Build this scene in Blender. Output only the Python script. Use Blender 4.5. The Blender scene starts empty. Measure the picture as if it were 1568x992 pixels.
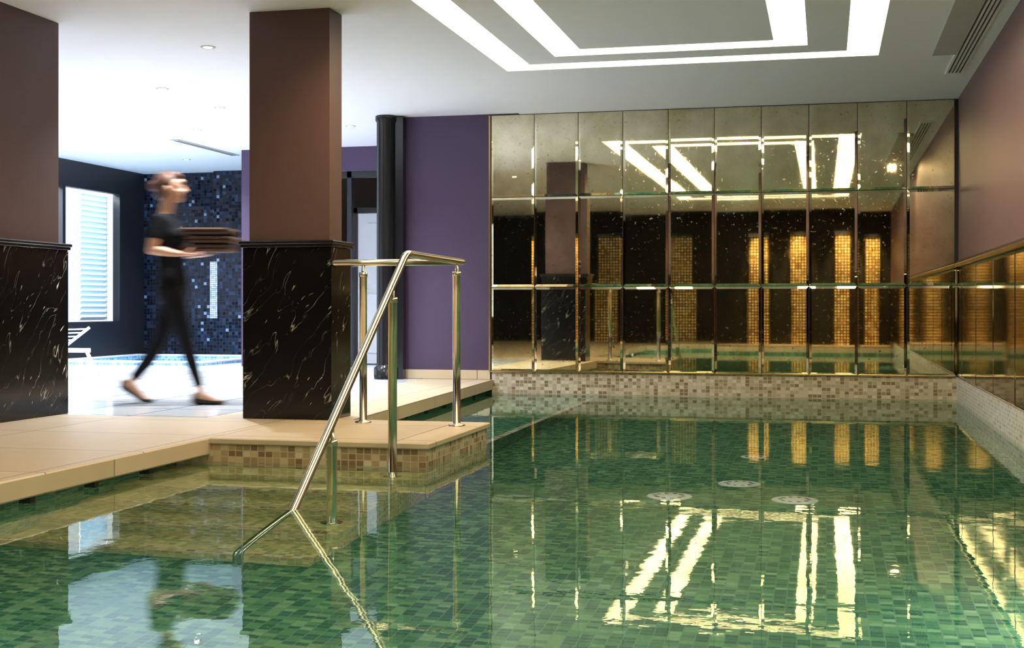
import bpy, math, random
from mathutils import Vector, Matrix, Euler
random.seed(7)
scene = bpy.context.scene
COL = scene.collection
R = math.radians

# ------------------------------------------------------------------ materials
class Mat:
    def __init__(s, name):
        s.m = bpy.data.materials.new(name); s.m.use_nodes = True
        s.nt = s.m.node_tree; s.nt.nodes.clear()
        s.out = s.nt.nodes.new('ShaderNodeOutputMaterial')
        s.p = s.nt.nodes.new('ShaderNodeBsdfPrincipled')
        s.nt.links.new(s.p.outputs[0], s.out.inputs[0])
    def n(s, t, **kw):
        nd = s.nt.nodes.new(t)
        for k, v in kw.items(): setattr(nd, k, v)
        return nd
    def l(s, a, b): s.nt.links.new(a, b)
    def math(s, op, a, b=None, c=None):
        nd = s.n('ShaderNodeMath', operation=op)
        for i, v in enumerate((a, b, c)):
            if v is None: continue
            if isinstance(v, (int, float)): nd.inputs[i].default_value = v
            else: s.l(v, nd.inputs[i])
        return nd.outputs[0]
    def vm(s, op, a, b=None, scale=None):
        nd = s.n('ShaderNodeVectorMath', operation=op)
        for i, v in enumerate((a, b)):
            if v is None: continue
            if isinstance(v, (tuple, list)): nd.inputs[i].default_value = v
            else: s.l(v, nd.inputs[i])
        if scale is not None: nd.inputs['Scale'].default_value = scale
        return nd.outputs[0]
    def mix(s, fac, a, b):
        nd = s.n('ShaderNodeMix', data_type='RGBA')
        if isinstance(fac, (int, float)): nd.inputs[0].default_value = fac
        else: s.l(fac, nd.inputs[0])
        for i, v in ((6, a), (7, b)):
            if isinstance(v, (tuple, list)): nd.inputs[i].default_value = (*v[:3], 1)
            else: s.l(v, nd.inputs[i])
        return nd.outputs[2]
    def ramp(s, fac, stops, interp='LINEAR'):
        nd = s.n('ShaderNodeValToRGB'); cr = nd.color_ramp; cr.interpolation = interp
        while len(cr.elements) < len(stops): cr.elements.new(0.5)
        for e, (p, c) in zip(cr.elements, stops):
            e.position = p; e.color = (*c, 1) if len(c) == 3 else c
        s.l(fac, nd.inputs[0]); return nd.outputs[0]
    def noise(s, vec, scale, detail=3, rough=.5, out=0):
        nd = s.n('ShaderNodeTexNoise'); nd.inputs['Scale'].default_value = scale
        nd.inputs['Detail'].default_value = detail; nd.inputs['Roughness'].default_value = rough
        if vec is not None: s.l(vec, nd.inputs['Vector'])
        return nd.outputs[out]
    def uv(s): return s.n('ShaderNodeUVMap', uv_map='UVMap').outputs[0]
    def obj(s): return s.n('ShaderNodeTexCoord').outputs['Object']
    def bump(s, h, strength=.2, dist=.01, to=True):
        b = s.n('ShaderNodeBump'); b.inputs['Strength'].default_value = strength
        b.inputs['Distance'].default_value = dist; s.l(h, b.inputs['Height'])
        if to: s.l(b.outputs[0], s.p.inputs['Normal'])
        return b.outputs[0]
    def set(s, **kw):
        names = dict(color='Base Color', metal='Metallic', rough='Roughness', spec='Specular IOR Level', ecol='Emission Color', estr='Emission Strength', coat='Coat Weight', sss='Subsurface Weight')
        for k, v in kw.items():
            i = s.p.inputs[names[k]]
            if isinstance(v, (int, float)): i.default_value = v
            elif isinstance(v, (tuple, list)): i.default_value = (*v[:3], 1)
            else: s.l(v, i)
        return s

def plain(name, col, rough=.5, metal=0., var=.12, scale=6, bump=.05, **kw):
    s = Mat(name); o = s.obj(); f = s.noise(o, scale, 4)
    c = s.mix(f, [x*(1-var) for x in col], [min(1, x*(1+var)) for x in col])
    s.set(color=c, rough=rough, metal=metal, **kw)
    if bump: s.bump(s.noise(o, scale*12, 3), bump, .004)
    return s.m

def mosaic(name, size, stops, grout, rough=.15, metal=0., tilt=.0, gw=.07, asp=1., **kw):
    s = Mat(name)
    v = s.vm('MULTIPLY', s.uv(), (1/(size*asp), 1/size, 1))
    fl = s.vm('FLOOR', v)
    wn = s.n('ShaderNodeTexWhiteNoise', noise_dimensions='3D'); s.l(fl, wn.inputs['Vector'])
    col = s.ramp(wn.outputs['Value'], stops, 'CONSTANT')
    fr = s.n('ShaderNodeSeparateXYZ'); s.l(s.vm('FRACTION', v), fr.inputs[0])
    a = s.math('ABSOLUTE', s.math('SUBTRACT', fr.outputs[0], .5))
    b = s.math('ABSOLUTE', s.math('SUBTRACT', fr.outputs[1], .5))
    g = s.math('GREATER_THAN', s.math('MAXIMUM', a, b), .5-gw)
    s.set(color=s.mix(g, col, grout), rough=s.math('MULTIPLY_ADD', g, .5, rough), metal=metal, **kw)
    if tilt:
        d = s.vm('SCALE', s.vm('SUBTRACT', wn.outputs['Color'], (.5, .5, .5)), scale=tilt)
        geo = s.n('ShaderNodeNewGeometry')
        s.l(s.vm('NORMALIZE', s.vm('ADD', geo.outputs['Normal'], d)), s.p.inputs['Normal'])
    return s.m

def tiles(name, sx, sy, c1, c2, grout, rough, gw=.006, ns=5, bstr=.05):
    s = Mat(name); uv = s.uv()
    v = s.vm('MULTIPLY', uv, (1/sx, 1/sy, 1)); fl = s.vm('FLOOR', v)
    wn = s.n('ShaderNodeTexWhiteNoise', noise_dimensions='3D'); s.l(fl, wn.inputs['Vector'])
    fr = s.n('ShaderNodeSeparateXYZ'); s.l(s.vm('FRACTION', v), fr.inputs[0])
    a = s.math('GREATER_THAN', s.math('ABSOLUTE', s.math('SUBTRACT', fr.outputs[0], .5)), .5-gw/sx)
    b = s.math('GREATER_THAN', s.math('ABSOLUTE', s.math('SUBTRACT', fr.outputs[1], .5)), .5-gw/sy)
    g = s.math('MAXIMUM', a, b)
    nz = s.noise(uv, ns, 6, .6)
    f = s.math('ADD', s.math('MULTIPLY', nz, .7), s.math('MULTIPLY', wn.outputs['Value'], .3))
    s.set(color=s.mix(g, s.mix(f, c1, c2), grout), rough=rough)
    s.bump(nz, bstr, .005)
    return s.m

def black_marble():
    s = Mat('nero_marquina_marble'); uv = s.uv()
    # broad warp makes the vein direction wander
    big = s.noise(uv, 1.7, 2, .5, out=1)
    uvw = s.vm('ADD', uv, s.vm('SCALE', s.vm('SUBTRACT', big, (.5, .5, .5)), scale=.30))
    m1 = s.n('ShaderNodeMapping'); m1.inputs['Rotation'].default_value = (0, 0, R(-55)); s.l(uvw, m1.inputs[0])
    nz = s.noise(m1.outputs[0], 9, 3, .6, out=1)
    w = s.vm('ADD', m1.outputs[0], s.vm('SCALE', s.vm('SUBTRACT', nz, (.5, .5, .5)), scale=.022))
    fl = s.noise(s.vm('MULTIPLY', w, (7.0, 40, 1)), 1.0, 2.5, .55)
    fleck = s.ramp(fl, [(.672, (0, 0, 0)), (.705, (1, 1, 1))])
    m2 = s.ramp(s.noise(m1.outputs[0], 4.2, 2), [(.46, (.06, .06, .06)), (.60, (1, 1, 1))])
    ln = s.noise(s.vm('MULTIPLY', w, (1.5, 7, 1)), 1.0, 3, .5)
    d = s.math('ABSOLUTE', s.math('SUBTRACT', ln, .5))
    line = s.ramp(d, [(0, (.45, .45, .45)), (.004, (.12, .12, .12)), (.008, (0, 0, 0))])
    f = s.math('MAXIMUM', s.math('MULTIPLY', fleck, m2), s.math('MULTIPLY', line, m2))
    s.set(color=s.mix(f, (.006, .006, .0065), (.80, .77, .73)), rough=.14, spec=.3)
    return s.m

def mirror_mat(name, c1, c2, rough=.03):
    s = Mat(name); o = s.obj()
    n1 = s.ramp(s.noise(o, 2.2, 6, .65), [(.36, (0, 0, 0)), (.64, (1, 1, 1))]); sp = s.noise(o, 26, 4, .7)
    spots = s.ramp(sp, [(.60, (0, 0, 0)), (.68, (1, 1, 1))])
    haze = s.ramp(s.noise(o, 5, 5, .7), [(.5, (0, 0, 0)), (.75, (1, 1, 1))])
    c = s.mix(n1, c1, c2); c = s.mix(s.math('MULTIPLY', spots, .6), c, (.10, .08, .04))
    s.set(color=c, metal=1, rough=s.math('ADD', s.math('MULTIPLY_ADD', spots, .2, rough), s.math('MULTIPLY', haze, .02)))
    return s.m

M = {}
M['pool_green'] = mosaic('green_glass_mosaic', .034, [(0, (.028, .125, .080)), (.2, (.058, .185, .11)), (.42, (.090, .245, .135)), (.62, (.15, .31, .165)), (.8, (.033, .14, .11)), (.92, (.21, .37, .22))], (.10, .215, .135), .25, gw=.05, asp=1.5)
M['beige_mosaic'] = mosaic('beige_mosaic', .034, [(0, (.46, .40, .29)), (.3, (.25, .18, .11)), (.45, (.58, .53, .41)), (.7, (.35, .28, .18)), (.85, (.66, .62, .52))], (.50, .45, .36), .2, asp=1.3)
M['brown_mosaic'] = mosaic('brown_mosaic', .036, [(0, (.42, .31, .17)), (.3, (.22, .14, .07)), (.5, (.55, .44, .27)), (.75, (.33, .23, .12)), (.9, (.62, .54, .38))], (.45, .38, .27), .2, asp=1.3)
M['white_mosaic'] = mosaic('white_mosaic', .03, [(0, (.72, .72, .72)), (.4, (.58, .58, .58)), (.6, (.84, .84, .85)), (.9, (.45, .44, .43))], (.55, .55, .55), .2)
M['step_mosaic'] = mosaic('step_mosaic', .036, [(0, (.46, .42, .18)), (.3, (.30, .31, .13)), (.5, (.58, .52, .26)), (.8, (.36, .36, .16))], (.4, .38, .22), .25)
M['dark_mosaic'] = mosaic('dark_blue_mosaic', .05, [(0, (.006, .010, .022)), (.35, (.012, .019, .042)), (.6, (.005, .007, .013)), (.85, (.024, .038, .08)), (.98, (.2, .28, .42))], (.006, .008, .014), .12, tilt=.10, gw=.07, spec=.35)
M['lit_edge_mosaic'] = mosaic('painted_edge_light', .03, [(0, (.6, .66, .72)), (.4, (.35, .42, .5)), (.7, (.8, .85, .9))], (.1, .12, .15), .12, tilt=.2, gw=.12)  # pale tiles paint the light caught on a wall edge
M['blue_mosaic'] = mosaic('blue_mosaic', .05, [(0, (.12, .35, .6)), (.4, (.2, .5, .75)), (.7, (.35, .65, .85))], (.6, .7, .8), .2)
M['gold_mosaic'] = mosaic('gold_mosaic', .062, [(0, (.95, .60, .18)), (.3, (.55, .30, .07)), (.5, (1, .76, .32)), (.8, (.8, .50, .16))], (.006, .004, .003), .3, metal=.05, tilt=.15, gw=.2)
M['marble'] = black_marble()
M['lime'] = tiles('limestone_paving', 1.2, .9, (.47, .375, .25), (.60, .50, .36), (.23, .18, .12), .45)
M['tile'] = tiles('white_glossy_floor_tile', .6, .6, (.74, .78, .83), (.90, .92, .94), (.36, .46, .62), .12, gw=.014, bstr=.02)
M['ceil'] = plain('white_ceiling_plaster', (.85, .84, .86), .85, var=.02)
M['column'] = plain('taupe_column_plaster', (.088, .046, .041), .55, var=.08)
M['purple'] = plain('purple_wall_paint', (.056, .033, .080), .6, var=.06)
M['mauve'] = plain('mauve_wall_paint', (.175, .094, .104), .45, var=.05)
M['brown'] = plain('brown_wall_paint', (.05, .03, .018), .6, var=.1)
M['darkpanel'] = plain('dark_wood_panel', (.008, .006, .004), .5, var=.3, spec=.2)
M['black'] = plain('black_lacquer', (.012, .012, .014), .15, var=.1, bump=0)
M['blackmatte'] = plain('black_matte_frame', (.012, .012, .016), .5)
M['shadowgap'] = plain('under_deck_shade', (.02, .02, .018), .7)  # dark colour stands in for the shade under the deck edge
M['white'] = plain('white_plastic', (.85, .86, .88), .35, var=.02, bump=0)
M['slat'] = plain('pale_blue_slat', (.46, .60, .70), .5, var=.02, bump=0)
M['whitedoor'] = plain('white_door_paint', (.8, .83, .86), .4, var=.02, bump=0)
M['steel'] = plain('brushed_brass_steel', (.68, .62, .50), .16, 1., var=.05, bump=0)
M['brass'] = plain('brass_trim', (.55, .42, .22), .25, 1., bump=0)
M['mirror'] = mirror_mat('antique_gold_mirror', (.56, .50, .31), (.80, .75, .54), .02)
M['bronze'] = mirror_mat('bronze_mirror_panel', (.17, .11, .055), (.28, .195, .10), .05)
M['grille'] = plain('grey_grille', (.45, .45, .42), .5, bump=0)
M['dark'] = plain('dark_slot', (.03, .03, .03), .6, bump=0)
M['skin'] = plain('skin', (.62, .34, .22), .45, var=.05, sss=.1)
M['hair'] = plain('auburn_hair', (.10, .038, .018), .5, var=.5, scale=30)
M['cloth'] = plain('black_uniform_fabric', (.006, .006, .008), .9, var=.2, spec=.15)
M['shoe'] = plain('black_shoe', (.01, .01, .01), .35)
M['towel'] = plain('brown_folded_towel', (.10, .060, .045), .95, var=.3, scale=20, bump=.4, spec=.1)
M['eye'] = plain('eye_white', (.8, .8, .78), .2, bump=0)
M['iris'] = plain('dark_iris', (.03, .015, .01), .1, bump=0)
M['lip'] = plain('lips', (.45, .13, .11), .4, bump=0)
def emis(name, col, st):
    s = Mat(name); s.set(color=(.8, .8, .8), ecol=col, estr=st); return s.m
M['strip'] = emis('warm_led_diffuser', (1, .79, .48), 10.0)
M['lamp'] = emis('downlight_lens', (1, .85, .6), 12)
def water(name, tint, bs=.12, sc=1.6):
    s = Mat(name); s.nt.nodes.remove(s.p)
    o = s.obj()
    h = s.math('ADD', s.noise(o, sc, 1, .5), s.math('MULTIPLY', s.noise(o, sc*3, 2, .5), .3))
    h = s.math('ADD', h, s.math('MULTIPLY', s.noise(o, 1.3, 0, .5), 1.2))
    b = s.n('ShaderNodeBump'); b.inputs['Strength'].default_value = bs; b.inputs['Distance'].default_value = .05; s.l(h, b.inputs['Height'])
    g = s.n('ShaderNodeBsdfGlass'); g.inputs['IOR'].default_value = 1.33; g.inputs['Roughness'].default_value = 0.0
    g.inputs['Color'].default_value = (*tint, 1)
    s.l(b.outputs[0], g.inputs['Normal']); s.l(g.outputs[0], s.out.inputs[0])
    return s.m
M['water'] = water('pool_water', (.89, .99, .97), .0095, 5.5)
M['tubwater'] = plain('blue_tub_water', (.15, .45, .7), .05, bump=.1)
def glassm():
    s = Mat('window_glass'); s.nt.nodes.remove(s.p)
    t = s.n('ShaderNodeBsdfTransparent'); g = s.n('ShaderNodeBsdfGlossy'); g.inputs['Roughness'].default_value = .02
    mx = s.n('ShaderNodeMixShader'); mx.inputs[0].default_value = .06; s.l(t.outputs[0], mx.inputs[1]); s.l(g.outputs[0], mx.inputs[2])
    s.l(mx.outputs[0], s.out.inputs[0]); return s.m
M['glass'] = glassm()

# ------------------------------------------------------------------ mesh builder
class B:
    def __init__(s): s.v = []; s.f = []; s.mi = []; s.mats = []; s.sm = []
    def _m(s, mat):
        mat = M[mat] if isinstance(mat, str) else mat
        if mat not in s.mats: s.mats.append(mat)
        return s.mats.index(mat)
    def add(s, vs, fs, mat, smooth=False):
        k = len(s.v); i = s._m(mat); s.v += [tuple(p) for p in vs]
        for f in fs: s.f.append([a+k for a in f]); s.mi.append(i); s.sm.append(smooth)
    def box(s, x0, x1, y0, y1, z0, z1, mat, bev=0):
        if bev:
            b = bev; lv = [(z0, b), (z0+b, 0), (z1-b, 0), (z1, b)]; vs = []
            for z, d in lv: vs += [(x0+d, y0+d, z), (x1-d, y0+d, z), (x1-d, y1-d, z), (x0+d, y1-d, z)]
            fs = [[3, 2, 1, 0], [12, 13, 14, 15]]
            for r in range(3):
                for i in range(4): fs.append([r*4+i, r*4+(i+1) % 4, r*4+4+(i+1) % 4, r*4+4+i])
            s.add(vs, fs, mat); return s
        vs = [(x0, y0, z0), (x1, y0, z0), (x1, y1, z0), (x0, y1, z0), (x0, y0, z1), (x1, y0, z1), (x1, y1, z1), (x0, y1, z1)]
        s.add(vs, [[3, 2, 1, 0], [4, 5, 6, 7], [0, 1, 5, 4], [1, 2, 6, 5], [2, 3, 7, 6], [3, 0, 4, 7]], mat); return s
    def prism(s, poly, z0, z1, mat):
        n = len(poly); vs = [(x, y, z0) for x, y in poly]+[(x, y, z1) for x, y in poly]
        s.add(vs, [list(range(n))[::-1], list(range(n, 2*n))]+[[i, (i+1) % n, n+(i+1) % n, n+i] for i in range(n)], mat); return s
    def tube(s, pts, rad, mat, seg=14, round_caps=False):
        pts = [Vector(p) for p in pts]
        if isinstance(rad, (int, float)): rad = [rad]*len(pts)
        rad = [r if isinstance(r, tuple) else (r, r) for r in rad]
        if round_caps:
            d0 = (pts[0]-pts[1]).normalized(); d1 = (pts[-1]-pts[-2]).normalized()
            pre = []; pr = []; po = []; por = []
            for a in (80, 55, 28):
                c, q = math.cos(R(a)), math.sin(R(a))
                pre.append(pts[0]+d0*q*min(rad[0])); pr.append((rad[0][0]*c, rad[0][1]*c))
            for a in (28, 55, 80):
                c, q = math.cos(R(a)), math.sin(R(a))
                po.append(pts[-1]+d1*q*min(rad[-1])); por.append((rad[-1][0]*c, rad[-1][1]*c))
            pts = pre+pts+po; rad = pr+rad+por
        n = len(pts); vs = []; up = None
        for i, p in enumerate(pts):
            a = pts[max(i-1, 0)]; b = pts[min(i+1, n-1)]
            t = (b-a).normalized()
            if up is None:
                up = Vector((0, 1, 0)) if abs(t.y) < .9 else Vector((1, 0, 0))
            u = (up-t*up.dot(t)).normalized(); w = t.cross(u); up = u
            for k in range(seg):
                an = 2*math.pi*k/seg
                vs.append(p+u*math.cos(an)*rad[i][0]+w*math.sin(an)*rad[i][1])
        fs = [[i*seg+k, i*seg+(k+1) % seg, (i+1)*seg+(k+1) % seg, (i+1)*seg+k] for i in range(n-1) for k in range(seg)]
        s.add(vs, fs, mat, True)
        s.add([vs[k] for k in range(seg)], [list(range(seg))[::-1]], mat)
        s.add([vs[(n-1)*seg+k] for k in range(seg)], [list(range(seg))], mat); return s
    def lathe(s, c, prof, mat, seg=28):
        vs = []; n = len(prof)
        for r, z in prof:
            for k in range(seg):
                a = 2*math.pi*k/seg; vs.append((c[0]+r*math.cos(a), c[1]+r*math.sin(a), c[2]+z))
        fs = [[i*seg+k, i*seg+(k+1) % seg, (i+1)*seg+(k+1) % seg, (i+1)*seg+k] for i in range(n-1) for k in range(seg)]
        s.add(vs, fs, mat, True)
        s.add(vs[:seg], [list(range(seg))[::-1]], mat); s.add(vs[-seg:], [list(range(seg))], mat); return s
    def ell(s, c, r, mat, rot=None, nu=18, nv=12):
        c = Vector(c); vs = []; rm = rot.to_matrix() if rot else None
        for i in range(nv+1):
            th = math.pi*i/nv
            for k in range(nu):
                a = 2*math.pi*k/nu
                p = Vector((r[0]*math.sin(th)*math.cos(a), r[1]*math.sin(th)*math.sin(a), r[2]*math.cos(th)))
                if rm: p = rm @ p
                vs.append(c+p)
        top, bot = vs[0], vs[-1]; body = vs[nu:-nu]; V2 = [top]+body+[bot]; fs = []
        for k in range(nu): fs.append([0, 1+k, 1+(k+1) % nu])
        for i in range(nv-2):
            for k in range(nu):
                a = 1+i*nu+k; b = 1+i*nu+(k+1) % nu; fs.append([a, a+nu, b+nu, b])
        L = len(V2)-1; base = 1+(nv-2)*nu
        for k in range(nu): fs.append([base+k, L, base+(k+1) % nu])
        s.add(V2, fs, mat, True); return s
    def loft(s, secs, mat, seg=24):
        vs = []; n = len(secs)
        for cx, cy, z, rx, ry in secs:
            for k in range(seg):
                a = 2*math.pi*k/seg; vs.append((cx+rx*math.cos(a), cy+ry*math.sin(a), z))
        fs = [[i*seg+k, i*seg+(k+1) % seg, (i+1)*seg+(k+1) % seg, (i+1)*seg+k] for i in range(n-1) for k in range(seg)]
        fs += [list(range(seg))[::-1], list(range((n-1)*seg, n*seg))]
        s.add(vs, fs, mat, True); return s
    def done(s, name, parent=None, weld=False):
        me = bpy.data.meshes.new(name); me.from_pydata(s.v, [], s.f)
        for m in s.mats: me.materials.append(m)
        me.polygons.foreach_set('material_index', s.mi); me.polygons.foreach_set('use_smooth', s.sm)
        uvl = me.uv_layers.new(name='UVMap')
        for p in me.polygons:
            n = p.normal; ax = max(range(3), key=lambda i: abs(n[i]))
            for li in p.loop_indices:
                c = me.vertices[me.loops[li].vertex_index].co
                uvl.data[li].uv = (c.y, c.z) if ax == 0 else ((c.x, c.z) if ax == 1 else (c.x, c.y))
        o = bpy.data.objects.new(name, me); COL.objects.link(o)
        if parent: o.parent = parent
        return o
def empty(name, loc=(0, 0, 0)):
    e = bpy.data.objects.new(name, None); e.location = loc; COL.objects.link(e); return e

# ------------------------------------------------------------------ dimensions
WZ = -.14; XR = 1.25; YB = 13.4; PX = -3.53; YR = -1.3; ZC = 2.80; ZL = 2.812; FL = -1.2

# ---- walls
b = B(); b.box(-4.62, XR, YB, YB+.15, .0, 2.95, 'purple'); b.box(-4.62, XR, YB, YB+.15, FL-.1, 0, 'pool_green')
b.done('wall_back')
b = B(); b.box(XR, XR+.15, YR, YB+.15, 1.17, 2.95, 'mauve'); b.box(XR, XR+.15, YR, YB+.15, FL-.1, 1.17, 'brown'); b.done('wall_right')
PIL = [(-1.4, .46), (-.55, .32), (.35, .30), (.88, .28), (-3.0, .5), (-4.6, .5)]
b = B(); b.box(-10.2, XR, YR-.15, YR, FL, 2.95, 'darkpanel')
for x, wd in PIL:
    b.box(x-wd/2, x+wd/2, YR, YR+.12, .0, 2.25, 'gold_mosaic'); b.box(x-wd/2-.02, x+wd/2+.02, YR, YR+.14, 2.25, 2.32, 'black')
b.done('wall_rear')
b = B()
def wallL(y0, y1, z0, z1, m): b.box(-10.35, -10.2, y0, y1, z0, z1, m)
wallL(YR, 2.5, -.1, 2.95, 'brown'); wallL(10.5, 12.0, -.1, 2.95, 'brown'); wallL(2.5, 10.5, -.1, .5, 'brown'); wallL(2.5, 10.5, 2.5, 2.95, 'brown')
wallL(12.0, 12.5, -.1, 2.95, 'blackmatte'); wallL(17.55, 18.35, -.1, 2.95, 'blackmatte')
wallL(12.5, 17.55, -.1, .5, 'blackmatte'); wallL(12.5, 17.55, 2.5, 2.95, 'blackmatte'); b.done('wall_left')
b = B(); b.box(-10.2, -7.4, 18.2, 18.35, -.5, 2.95, 'dark_mosaic'); b.box(-8.95, -7.45, 18.02, 18.2, 0, 2.81, 'dark_mosaic')
b.box(-9.0, -8.88, 18.005, 18.2, .6, 1.45, 'lit_edge_mosaic'); b.done('wall_lounge_back')  # pale strip stands in for light on the protruding edge
b = B()
b.box(-7.4, -6.75, 15.7, 15.85, 0, 2.95, 'purple'); b.box(-6.75, -4.62, 15.7, 15.85, 2.5, 2.95, 'purple')
b.box(-7.4, -7.25, 15.85, 18.2, 0, 2.95, 'purple'); b.done('wall_purple_partition')
b = B(); b.box(-4.77, -4.62, YB+.15, 19, 0, 2.95, 'purple'); b.box(-7.25, -4.77, 18.85, 19, 0, 2.95, 'brown'); b.done('wall_corridor')
# ---- baseboard & trims
b = B(); b.box(-4.42, -3.46, YB-.02, YB, .0, .10, 'lime'); b.done('baseboard_back')
b = B(); b.box(XR-.035, XR, YR, YB, 1.155, 1.19, 'brass', .004); b.box(XR-.02, XR, YR, YB, 1.19, 1.215, 'brown'); b.done('trim_1')
b = B(); b.box(XR-.035, XR, YB-.035, YB, 1.2, 2.79, 'blackmatte'); b.done('trim_2')

# ---- pool shell
pool = empty('swimming_pool')
b = B(); b.box(-3.9, XR, .5, YB, FL-.1, FL, 'pool_green')
b.box(XR-.012, XR, .6, YB, FL, -.34, 'pool_green'); b.box(XR-.014, XR, .6, YB, -.34, .085, 'white_mosaic')
b.box(-3.4, XR-.014, YB-.014, YB, FL, -.34, 'pool_green'); b.box(-3.44, XR-.014, YB-.016, YB, -.34, .085, 'beige_mosaic')
b.box(-3.9, -3.75, .6, YB, FL, -.17, 'pool_green'); b.box(-3.9, -3.75, .6, YB, -.17, -.10, 'shadowgap')  # upper strip coloured dark as shade below the overhang
b.box(-3.9, XR, .5, .6, FL, -.1, 'pool_green')
b.done('basin', pool)
b = B(); b.box(-3.75, -2.3, 8.42, YB-.016, FL, -.5, 'pool_green'); b.box(-2.36, -2.3, 8.42, YB-.016, -.5, -.496, 'beige_mosaic'); b.done('underwater_bench', pool)
b = B()
zz = -.32; y1 = 7.05
for i in range(5):
    b.box(-3.75, -2.2, y1-.34, y1, FL, zz, 'step_mosaic'); b.box(-3.75, -2.2, y1-.34, y1-.29, zz, zz+.003, 'brown_mosaic'); y1 -= .34; zz -= .19
b.done('steps', pool)
b = B(); b.box(-3.75, -2.2, 7.07, 8.42, FL, -.035, 'brown_mosaic'); b.box(-3.53, -2.18, 7.05, 8.44, -.035, 0, 'lime', .006); b.done('platform', pool)
b = B()
for (x, y, r) in [(-.87, 7.45, .13), (-.51, 7.99, .13), (-.17, 7.47, .13), (-.49, 9.24, .09)]:
    b.lathe((x, y, FL), [(r, 0), (r, .012), (r*.9, .022), (r*.25, .026), (r*.2, .03)], 'white')
    for k in range(10):
        a = k*math.pi/5; b.ell((x+r*.6*math.cos(a), y+r*.6*math.sin(a), FL+.026), (.014, .014, .004), 'dark', nu=8, nv=4)
b.done('floor_jet_covers', pool)
b = B(); b.add([(-3.75, .6, WZ), (XR-.014, .6, WZ), (XR-.014, YB-.016, WZ), (-3.75, YB-.016, WZ)], [[0, 1, 2, 3]], 'water'); w = b.done('pool_water')
w.parent = pool

# ---- floor (deck)
b = B()
b.box(-10.2, PX, YR, 8.33, -.1, 0, 'lime', .008)
b.box(PX, XR, YR, .55, -.1, 0, 'lime')
b.prism([(-4.2, 8.33), (-3.53, 8.33), (-3.53, 8.44), (-3.15, 8.44), (-3.43, YB), (-4.2, YB)], -.1, 0, 'lime')
b.box(-10.2, -4.2, 8.33, 15.6, -.1, 0, 'tile'); b.box(-7.9, -4.2, 15.6, 19, -.1, 0, 'tile'); b.box(-4.62, -4.2, YB-.001, YB, -.1, 0, 'tile')
b.box(-10.2, -7.9, 17.95, 18.2, -.1, 0, 'tile')
b.done('floor')
b = B()
y = 1.0
while y < 7.0:
    b.box(-3.66, -3.6, y-.02, y+.02, -.17, -.1, 'dark'); y += .55
y = 9.0
while y < 13.3:
    b.box(-3.50, -3.47, y-.02, y+.02, -.17, -.1, 'dark'); y += .55
b.box(-3.9, -3.74, .6, 7.05, -.12, -.1, 'shadowgap')
b.done('deck_brackets', pool)

# ---- plunge pool sunk in the lounge floor
b = B(); b.box(-10.19, -7.9, 15.6, 17.95, -.5, -.45, 'blue_mosaic')
for q in [(-10.19, -7.9, 15.6, 15.72), (-10.19, -7.9, 17.83, 17.95), (-10.19, -10.07, 15.72, 17.83), (-8.02, -7.9, 15.72, 17.83)]:
    b.box(*q, -.45, .03, 'blue_mosaic'); b.box(*q, .03, .06, 'white', .008)
b.box(-10.07, -8.02, 15.72, 17.83, -.05, -.04, 'tubwater')
b.done('plunge_pool')

# ---- ceiling with strip-light recess
xb = [-3.1, -2.67, -2.42, -2.14, -1.89, -.39, -.14, .16, .41, XR]
yb = [YR, 1.8, 2.05, 2.33, 2.58, 10.13, 10.38, 10.68, 10.93, YB]
def ring(i, j):
    if i in (1, 7) and 1 <= j <= 7: return True
    if j in (1, 7) and 1 <= i <= 7: return True
    if i in (3, 5) and 3 <= j <= 5: return True
    if j in (3, 5) and 3 <= i <= 5: return True
    return False
b = B(); e = B()
for i in range(9):
    for j in range(9):
        if ring(i, j): e.box(xb[i], xb[i+1], yb[j], yb[j+1], ZC+.05, ZC+.06, 'strip')
        else: b.box(xb[i], xb[i+1], yb[j], yb[j+1], ZC, ZC+.1, 'ceil')
b.box(-3.1, XR, YR, YB, ZC+.1, ZC+.15, 'ceil')
b.box(-10.2, -3.1, YR, 19, ZL, ZL+.1, 'ceil')
b.box(-3.14, -3.1, YR, YB, ZC, ZL+.1, 'ceil')
b.done('ceiling'); e.done('ceiling_led_light_strips')

# ---- mirror panels
b = B(); xs = [-3.45+.469*i for i in range(11)]; zs = [.09, .98, 1.925, 2.795]
for i in range(10):
    for j in range(3):
        x0, x1, z0, z1 = xs[i]+.003, xs[i+1]-.003, zs[j]+.003, zs[j+1]-.003
        cx, cz = (x0+x1)/2, (z0+z1)/2; rx = R(random.uniform(-.10, .10)); rz = R(random.uniform(-.13, .13)); d = .024
        def P(x, z, y): return (x, y+(x-cx)*math.tan(rz)+(z-cz)*math.tan(rx), z)
        yo, yi = YB-.012, YB-.016
        o = [P(x0, z0, yo), P(x1, z0, yo), P(x1, z1, yo), P(x0, z1, yo)]
        n = [P(x0+d, z0+d, yi), P(x1-d, z0+d, yi), P(x1-d, z1-d, yi), P(x0+d, z1-d, yi)]
        k = [P(x0, z0, YB-.003), P(x1, z0, YB-.003), P(x1, z1, YB-.003), P(x0, z1, YB-.003)]
        fs = [[4, 5, 6, 7]]+[[q, (q+1) % 4, 4+(q+1) % 4, 4+q] for q in range(4)]+[[8+q, 8+(q+1) % 4, (q+1) % 4, q] for q in range(4)]
        b.add(o+n+k, fs, 'mirror')
b.done('antique_mirror_panels')
b = B(); b.box(-3.46, XR-.036, YB-.035, YB-.017, .083, .095, 'brass'); b.box(-3.47, -3.453, YB-.03, YB, .085, 2.795, 'brass'); b.done('trim_3')
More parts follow.
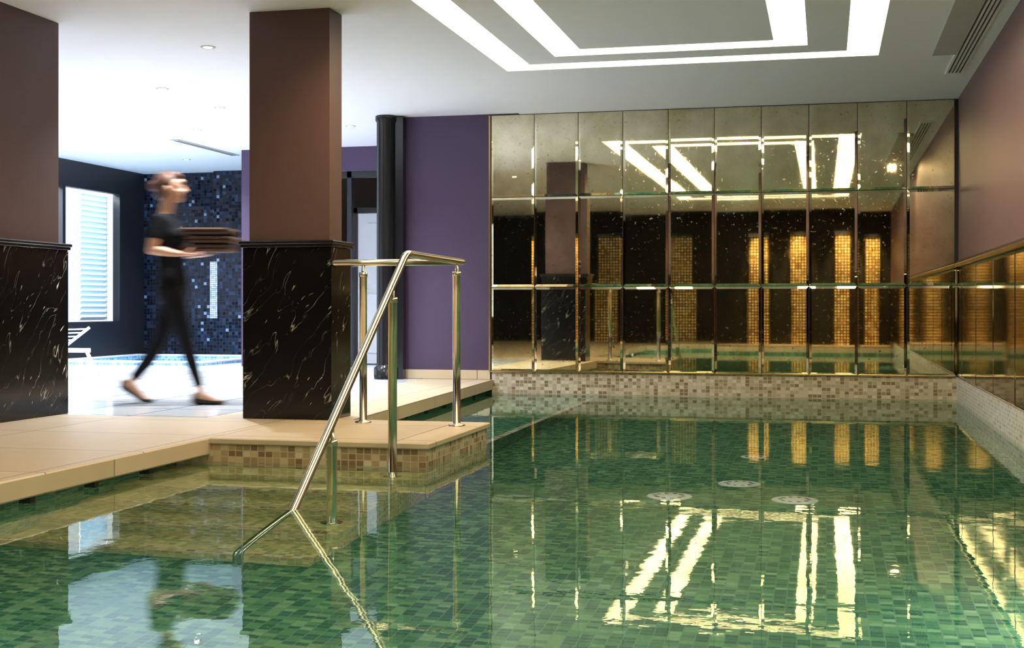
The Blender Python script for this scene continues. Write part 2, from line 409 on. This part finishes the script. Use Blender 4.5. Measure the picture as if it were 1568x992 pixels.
# right wainscot panels
b = B(); y = YR+.02; 
while y < YB-.1:
    y2 = min(y+1.18, YB-.02); t = R(random.uniform(-.1, .1)); zc = .62
    o = [(XR-.004, y+.003, .09), (XR-.004, y2-.003, .09), (XR-.004, y2-.003, 1.15), (XR-.004, y+.003, 1.15)]
    d = .025; n = [(XR-.014, y+d, .09+d), (XR-.014, y2-d, .09+d), (XR-.014, y2-d, 1.15-d), (XR-.014, y+d, 1.15-d)]
    b.add(o+n, [[7, 6, 5, 4]]+[[4+q, 4+(q+1) % 4, (q+1) % 4, q] for q in range(4)], 'bronze'); y += 1.18
b.done('bronze_wainscot_panels')

# ---- columns
def column(name, x0, x1, y0, y1, ux0, ux1, uy0, uy1):
    E = empty(name, ((x0+x1)/2, (y0+y1)/2, 0)); ox, oy = E.location.x, E.location.y
    def bx(bb, a, c, d, e_, z0, z1, m, bv=0): bb.box(a-ox, c-ox, d-oy, e_-oy, z0, z1, m, bv)
    b = B(); bx(b, x0, x1, y0, y1, 0, 1.18, 'marble', .004); b.done('marble_base', E)
    b = B(); bx(b, x0-.012, x1+.012, y0-.012, y1+.012, 1.18, 1.20, 'black', .003); bx(b, x0-.02, x1+.02, y0-.02, y1+.02, 1.20, 1.225, 'black', .006); b.done('cap_moulding', E)
    b = B(); bx(b, ux0, ux1, uy0, uy1, 1.225, ZL, 'column', .004); b.done('plaster_shaft', E)
column('marble_clad_column', -3.92, -3.27, 8.34, 8.71, -3.885, -3.295, 8.37, 8.60)
column('marble_clad_column', -6.0, -5.33, 7.2, 8.43, -5.97, -5.37, 7.24, 8.37)
b = B(); b.lathe((0, 0, 0), [(.13, 0), (.13, .12), (.105, .14), (.10, .16), (.10, 2.74), (.115, 2.76), (.115, 2.80)], 'black')
b.box(.10, .19, .0, .09, 0, 2.8, 'black'); o = b.done('round_black_column'); o.location = (-4.58, 13.27, 0)

# ---- handrail
rail = empty('pool_handrail', (-2.33, 8.2, 0)); rx, ry = -2.33, 8.2
def arc(pts, rad=.05, n=5):
    out = [Vector(pts[0])]
    for i in range(1, len(pts)-1):
        p, a, c = Vector(pts[i]), Vector(pts[i-1]), Vector(pts[i+1])
        A = p+(a-p).normalized()*rad; C = p+(c-p).normalized()*rad
        for k in range(n+1):
            t = k/n; out.append(A*(1-t)**2+p*2*t*(1-t)+C*t*t)
    out.append(Vector(pts[-1])); return out
def rel(pts): return [(p[0]-rx, p[1]-ry, p[2]) for p in pts]
b = B()
b.tube(arc(rel([(-3.27, 8.40, 1.065), (-3.2, 8.23, 1.065), (-2.33, 8.23, 1.065), (-2.33, 8.21, 1.065)]), .008), .022, 'steel', 16)
b.tube(arc(rel([(-2.33, 8.27, 1.065), (-2.33, 7.1, 1.075), (-2.33, 5.53, -.11), (-2.33, 4.91, -.578), (-2.33, 4.91, -1.19)]), .06), .022, 'steel', 16)
b.done('top_rail', rail)
b = B()
def post(x, y, zb, zt, ztop):
    x -= rx; y -= ry
    b.lathe((x, y, zb), [(.055, 0), (.055, .008), (.03, .014), (.025, .02), (.025, zt-zb-.03), (.028, zt-zb-.03), (.028, zt-zb), (.012, zt-zb), (.011, ztop-zb)], 'steel', 20)
def rz_(y): return 1.075-(7.1-y)*.7548
post(-3.0, 8.23, 0, 1.0, 1.05); post(-2.33, 8.15, 0, 1.0, 1.05)
post(-2.33, 6.86, -.32, rz_(6.86)-.07, rz_(6.86)); post(-2.33, 5.95, -.89, rz_(5.95)-.08, rz_(5.95))
b.done('posts', rail)

# ---- windows
def window(name, ya, yc, mull, slat=None):
    ym = (ya+yc)/2; win = empty(name, (-10.27, ym, 1.5)); b = B()
    for (a, c, d, f) in [(ya, yc, .5, .56), (ya, yc, 2.44, 2.5), (ya, ya+.06, .56, 2.44), (yc-.06, yc, .56, 2.44)]+[(m, m+.07, .56, 2.44) for m in mull]:
        b.box(-.03, .07, a-ym, c-ym, d-1.5, f-1.5, 'blackmatte')
    b.done('frame', win)
    b = B(); b.add([(0, ya-ym, -.94), (0, yc-ym, -.94), (0, yc-ym, .94), (0, ya-ym, .94)], [[0, 1, 2, 3]], 'glass'); b.done('glass_pane', win)
    if slat:
        b = B()
        for k in range(24):
            z = -.90+k*.077; b.add([(-.16, slat[0]-ym, z-.022), (-.16, slat[1]-ym, z-.022), (-.10, slat[1]-ym, z+.022), (-.10, slat[0]-ym, z+.022)], [[0, 1, 2, 3]], 'slat')
        for yy in slat: b.box(-.135, -.125, yy-ym-.006, yy-ym+.006, -.93, .95, 'white')
        b.done('blind_slats', win)
window('window_1', 12.5, 17.55, (14.1, 16.0), (16.75, 17.45))
window('added_window', 2.5, 10.5, (5.1, 7.7))  # unseen window, added to bring more daylight into the room

# ---- door and corridor
dr = empty('door_1', (-5.5, 16.6, 0)); b = B()
b.box(-.62, .3, -.02, .03, .01, 2.03, 'whitedoor', .006)
for z0, z1 in ((.15, .95), (1.08, 1.9)): b.box(-.48, .16, -.035, -.02, z0, z1, 'whitedoor', .01)
b.tube([(-.55, -.02, 1.0), (-.55, -.07, 1.0), (-.45, -.07, 1.0)], .01, 'steel', 8); b.done('leaf', dr)
b = B(); b.box(-.68, -.62, -.04, .06, 0, 2.1, 'blackmatte'); b.box(.3, .36, -.04, .06, 0, 2.1, 'blackmatte'); b.box(-.68, .36, -.04, .06, 2.03, 2.1, 'blackmatte'); b.done('door_frame', dr)
b = B()
for x in (-6.75, -5.95): b.box(x, x+.06, 15.72, 15.8, 0, 2.5, 'blackmatte')
b.box(-6.75, -4.62, 15.72, 15.8, 2.42, 2.5, 'blackmatte'); b.done('opening_frame')

# ---- ceiling fittings
def downlight(x, y, z=ZL):
    E = empty('recessed_downlight', (x, y, z)); b = B()
    b.lathe((0, 0, 0), [(.035, -.004), (.055, -.008), (.06, 0)], 'grille', 20); b.done('trim_ring', E)
    b = B(); b.lathe((0, 0, -.006), [(.034, -.001), (.034, .002)], 'lamp', 16); b.done('lens', E)
    return E
DL = [(-4.72, 9.41), (-6.03, 11.1), (-6.04, 12.3), (-7.06, 13.8), (-7.9, 14.9), (-5.22, 13.9), (-4.72, 11.5), (-8.6, 11.1), (-8.6, 16.5)]
for x, y in DL: downlight(x, y)
WL = [(-2.9, 7.75, ZC), (-4.75, 6.9, ZL), (.93, 7.3, ZC)]
for x, y, z in WL[:2]: downlight(x, y, z)  # added fixtures, out of view, to go with the warm fill
b = B(); b.box(-7.78, -7.66, 14.5, 16.2, ZL-.01, ZL, 'grille'); b.box(-7.75, -7.735, 14.55, 16.15, ZL-.013, ZL-.009, 'dark'); b.box(-7.705, -7.69, 14.55, 16.15, ZL-.013, ZL-.009, 'dark'); b.done('ceiling_slot_diffuser')
b = B(); b.box(.82, 1.0, 7.9, 10.9, ZC-.03, ZC, 'grille'); b.box(1.0, 1.14, 7.9, 11.9, ZC-.015, ZC, 'ceil')
for x in (1.02, 1.05, 1.08, 1.11): b.box(x, x+.010, 7.95, 11.8, ZC-.019, ZC-.012, 'dark')
b.done('ceiling_slot_diffuser')
downlight(.93, 7.3, ZC)

# ---- sun lounger
lg = empty('sun_lounger', (-8.35, 12.8, 0)); b = B()
for y in (-.3, .27): b.box(-1.0, .35, y, y+.03, .26, .31, 'white', .005)
for k in range(12): b.box(-1.0+k*.08, -1.0+k*.08+.06, -.27, .27, .30, .32, 'white')
for k in range(6):
    t = k*.075; b.box(.0+t*.7, .05+t*.7, -.27, .27, .31+t*.55, .325+t*.55, 'white')
for y in (-.3, .27):
    b.tube([(0, y+.015, .3), (.34, y+.015, .54)], .018, 'white', 8)
    b.tube([(.30, y+.015, .29), (.45, y+.015, 0)], .022, 'white', 8); b.tube([(-.9, y+.015, .29), (-.95, y+.015, 0)], .022, 'white', 8)
b.done('frame', lg)

# ------------------------------------------------------------------ person
wm = empty('walking_woman', (-5.09, 9.47, 0)); wm.rotation_euler = (0, 0, R(13.5))
def remesh(o, vox, sm=4):
    m = o.modifiers.new('r', 'REMESH'); m.mode = 'VOXEL'; m.voxel_size = vox; m.use_smooth_shade = True
    if sm:
        k = o.modifiers.new('s', 'SMOOTH'); k.iterations = sm; k.factor = .5
hipx = .03
b = B()
b.loft([(hipx, 0, .86, .08, .12), (hipx, 0, .95, .105, .15), (.02, 0, 1.08, .09, .125), (0, 0, 1.25, .10, .14), (-.02, 0, 1.38, .10, .155), (-.03, 0, 1.46, .075, .15), (-.03, 0, 1.50, .05, .08)], 'skin')
b.tube([(-.03, 0, 1.45), (-.02, 0, 1.54), (.005, 0, 1.65)], [.062, .05, .05], 'skin', 16, True)
b.ell((.01, 0, 1.735), (.100, .077, .098), 'skin')
b.ell((.045, 0, 1.685), (.068, .060, .085), 'skin', Euler((0, R(-12), 0)))
b.ell((.085, 0, 1.622), (.026, .028, .022), 'skin')
b.ell((.098, 0, 1.765), (.016, .045, .02), 'skin')
b.tube([(.108, 0, 1.735), (.122, 0, 1.71), (.131, 0, 1.694)], [.009, .011, .012], 'skin', 10, True)
b.ell((.116, .012, 1.688), (.012, .009, .008), 'skin'); b.ell((.116, -.012, 1.688), (.012, .009, .008), 'skin')
for sgn in (-1, 1):
    b.ell((.008, sgn*.080, 1.705), (.018, .010, .032), 'skin', Euler((0, R(-12), sgn*R(12))))
    b.ell((.07, sgn*.042, 1.69), (.028, .018, .022), 'skin')
    sh = (-.035, sgn*.165, 1.445); el = (-.075, sgn*.215, 1.215); wr = (.135, sgn*.165, 1.185)
    b.tube([(-.03, sgn*.10, 1.45), sh, (-.055, sgn*.195, 1.33), el], [.05, .052, .043, .036], 'skin', 14, True)
    b.tube([el, (.0, sgn*.20, 1.205), (.08, sgn*.18, 1.19), wr], [.037, .038, .029, .023], 'skin', 14, True)
    b.tube([wr, (.17, sgn*.158, 1.182), (.215, sgn*.15, 1.182)], [(.025, .016), (.038, .014), (.040, .012)], 'skin', 14, True)
    for k, (dy, L) in enumerate([(-.030, .062), (-.010, .072), (.010, .068), (.029, .052)]):
        y0 = sgn*(.15-dy*1.0)
        b.tube([(.21, y0, 1.182), (.235+L*.3, y0, 1.186), (.235+L*.7, y0, 1.193), (.235+L, y0, 1.202)], [.0095, .009, .0082, .007], 'skin', 8, True)
    b.tube([(.165, sgn*.185, 1.182), (.19, sgn*.205, 1.195), (.215, sgn*.207, 1.215), (.235, sgn*.200, 1.232)], [.012, .0105, .0095, .008], 'skin', 8, True)
RL = [(.04, -.085, .92), (.10, -.085, .70), (.155, -.08, .50), (.20, -.08, .34), (.275, -.08, .10)]
LL = [(.02, .085, .92), (-.04, .085, .70), (-.09, .08, .50), (-.19, .08, .34), (-.325, .08, .17)]
for L in (RL, LL): b.tube(L, [.082, .070, .050, .048, .031], 'skin', 16, True)
b.tube([(.265, -.08, .075), (.33, -.082, .05), (.40, -.085, .03), (.44, -.087, .024)], [(.034, .034), (.038, .03), (.042, .02), (.033, .014)], 'skin', 14, True)
b.ell((.245, -.08, .045), (.035, .030, .032), 'skin')
b.tube([(-.335, .08, .155), (-.275, .08, .10), (-.22, .08, .045), (-.17, .08, .024)], [(.034, .032), (.038, .028), (.042, .02), (.033, .014)], 'skin', 14, True)
b.ell((-.365, .08, .145), (.030, .030, .036), 'skin')
o = b.done('body', wm); remesh(o, .0058, 3)
b = B()
b.loft([(hipx, 0, .80, .10, .13), (hipx, 0, .86, .128, .165), (hipx, 0, .95, .127, .170), (.02, 0, 1.08, .106, .142), (0, 0, 1.25, .118, .155), (-.015, 0, 1.36, .125, .172), (-.03, 0, 1.45, .095, .168), (-.03, 0, 1.495, .070, .10), (-.028, 0, 1.51, .06, .065)], 'cloth')
for sgn in (-1, 1):
    b.tube([(-.03, sgn*.10, 1.447), (-.035, sgn*.165, 1.445), (-.052, sgn*.19, 1.35), (-.06, sgn*.20, 1.30)], [.062, .066, .058, .056], 'cloth', 16)
    b.ell((.075, sgn*.07, 1.33), (.055, .065, .06), 'cloth')
for L in (RL, LL):
    LL2 = L[:-1]+[tuple(Vector(L[-2]).lerp(Vector(L[-1]), .82))]
    b.tube(LL2, [.098, .082, .060, .058, .042], 'cloth', 18)
o = b.done('black_uniform', wm); remesh(o, .009, 3)
b = B()
b.ell((-.014, 0, 1.752), (.104, .089, .098), 'hair'); b.ell((-.045, 0, 1.70), (.065, .075, .085), 'hair')
b.ell((.055, 0, 1.822), (.05, .062, .022), 'hair', Euler((0, R(25), 0)))
b.ell((-.115, 0, 1.735), (.045, .042, .045), 'hair')
o = b.done('hair', wm); remesh(o, .008, 3)
b = B()
for sgn in (-1, 1):
    b.ell((.094, sgn*.031, 1.733), (.013, .013, .009), 'eye', nu=12, nv=8); b.ell((.104, sgn*.033, 1.733), (.005, .006, .006), 'iris', nu=10, nv=6)
    b.tube([(.104, sgn*.014, 1.755), (.106, sgn*.033, 1.760), (.094, sgn*.052, 1.754)], .0035, 'hair', 6, True)
b.ell((.110, 0, 1.660), (.009, .023, .005), 'lip'); b.ell((.108, 0, 1.652), (.010, .020, .005), 'lip'); b.done('face_details', wm)
b = B()
b.tube([(.225, -.08, .030), (.30, -.081, .024), (.38, -.085, .020), (.455, -.088, .018)], [(.037, .03), (.040, .024), (.047, .020), (.036, .018)], 'shoe', 16, True)
b.ell((.228, -.08, .05), (.034, .036, .045), 'shoe')
b.tube([(-.375, .08, .125), (-.31, .08, .075), (-.235, .08, .026), (-.155, .08, .018)], [(.037, .03), (.040, .022), (.047, .020), (.036, .018)], 'shoe', 16, True)
b.ell((-.385, .08, .145), (.032, .036, .045), 'shoe')
b.done('flat_shoes', wm)
b = B()
for k, (z, dx, L) in enumerate([(1.205, 0, .36), (1.272, .03, .36), (1.339, -.01, .37)]):
    for h in (0, .028):
        b.box(.14+dx, .14+dx+L-h*.2, -.175, .175, z+h, z+h+.026, 'towel', .012)
    b.tube([(.14+dx+L-.006, -.165, z+.027), (.14+dx+L-.006, .165, z+.027)], (.027), 'towel', 12)
b.done('stack_of_folded_towels', wm)
# she is walking: real movement of the figure, photographed with an open shutter
fw = Vector((math.cos(R(13.5)), math.sin(R(13.5)), 0)); base = Vector(wm.location)
for fr, k in ((0, -1), (1, 0), (2, 1)):
    wm.location = base+fw*(.17*k); wm.keyframe_insert('location', frame=fr)
for fc in wm.animation_data.action.fcurves:
    for kp in fc.keyframe_points: kp.interpolation = 'LINEAR'
wm.location = base; scene.frame_set(1)
scene.render.use_motion_blur = True; scene.render.motion_blur_shutter = .5

# ------------------------------------------------------------------ lights
def area(name, loc, rot, sx, sy, en, col):
    l = bpy.data.lights.new(name, 'AREA'); l.shape = 'RECTANGLE'; l.size = sx; l.size_y = sy; l.energy = en; l.color = col
    o = bpy.data.objects.new(name, l); o.location = loc; o.rotation_euler = rot; COL.objects.link(o); return o
def spot(name, loc, rot, en, col, ang=100, blend=.8, r=.05):
    l = bpy.data.lights.new(name, 'SPOT'); l.energy = en; l.color = col; l.spot_size = R(ang); l.spot_blend = blend; l.shadow_soft_size = r
    o = bpy.data.objects.new(name, l); o.location = loc; o.rotation_euler = rot; COL.objects.link(o); return o
area('daylight_window', (-11.6, 15, 4.2), (0, R(-42), 0), 2.4, 7, 2200, (.78, .89, 1))
area('daylight_window', (-11.6, 6.5, 4.2), (0, R(-42), 0), 2.4, 9, 300, (.85, .93, 1))  # daylight for the added, unseen window
for x, y in DL: spot('downlight_beam', (x, y, ZL-.03), (0, 0, 0), 380, (.88, .94, 1), 130, 1)
for x, wd_ in PIL[:4]: spot('pilaster_beam', (x, YR+.42, ZC-.04), (R(-12), 0, 0), 520, (1, .74, .38), 44, .7)
spot('unseen_warm_beam', (WL[0][0], WL[0][1], ZC-.03), (R(25), 0, 0), 75, (1, .72, .42), 110, 1)  # added fill that warms the column side and platform
spot('unseen_warm_beam', (WL[1][0], WL[1][1], ZL-.03), (0, 0, 0), 45, (1, .72, .42), 110, 1)  # added fill that warms the near deck
spot('unseen_warm_beam', (WL[2][0], WL[2][1], ZC-.03), (R(38), R(0), R(-14)), 95, (1, .72, .42), 110, 1)
for loc, rot in [((-3.70, 3.2, -.65), (0, R(-90), 0)), ((-3.70, 1.4, -.65), (0, R(-90), 0)), ((1.20, 5.0, -.65), (0, R(90), 0)), ((1.20, 2.0, -.65), (0, R(90), 0))]:
    area('underwater_fill', loc, rot, .3, .3, 24, (1, .98, .88))  # fill added out of view to light the pool floor

wd = bpy.data.worlds.new('World'); scene.world = wd; wd.use_nodes = True
bg = wd.node_tree.nodes['Background']; bg.inputs[0].default_value = (.78, .89, 1, 1); bg.inputs[1].default_value = 1.35
scene.view_settings.view_transform = 'Standard'
scene.view_settings.exposure = 0

cam = bpy.data.cameras.new('Camera'); co = bpy.data.objects.new('Camera', cam); COL.objects.link(co)
co.location = (0, 0, .77); co.rotation_euler = (R(90), 0, R(13.53))
cam.lens = 45.9; cam.sensor_width = 36; cam.shift_y = -.0166; cam.clip_start = .05
scene.camera = co
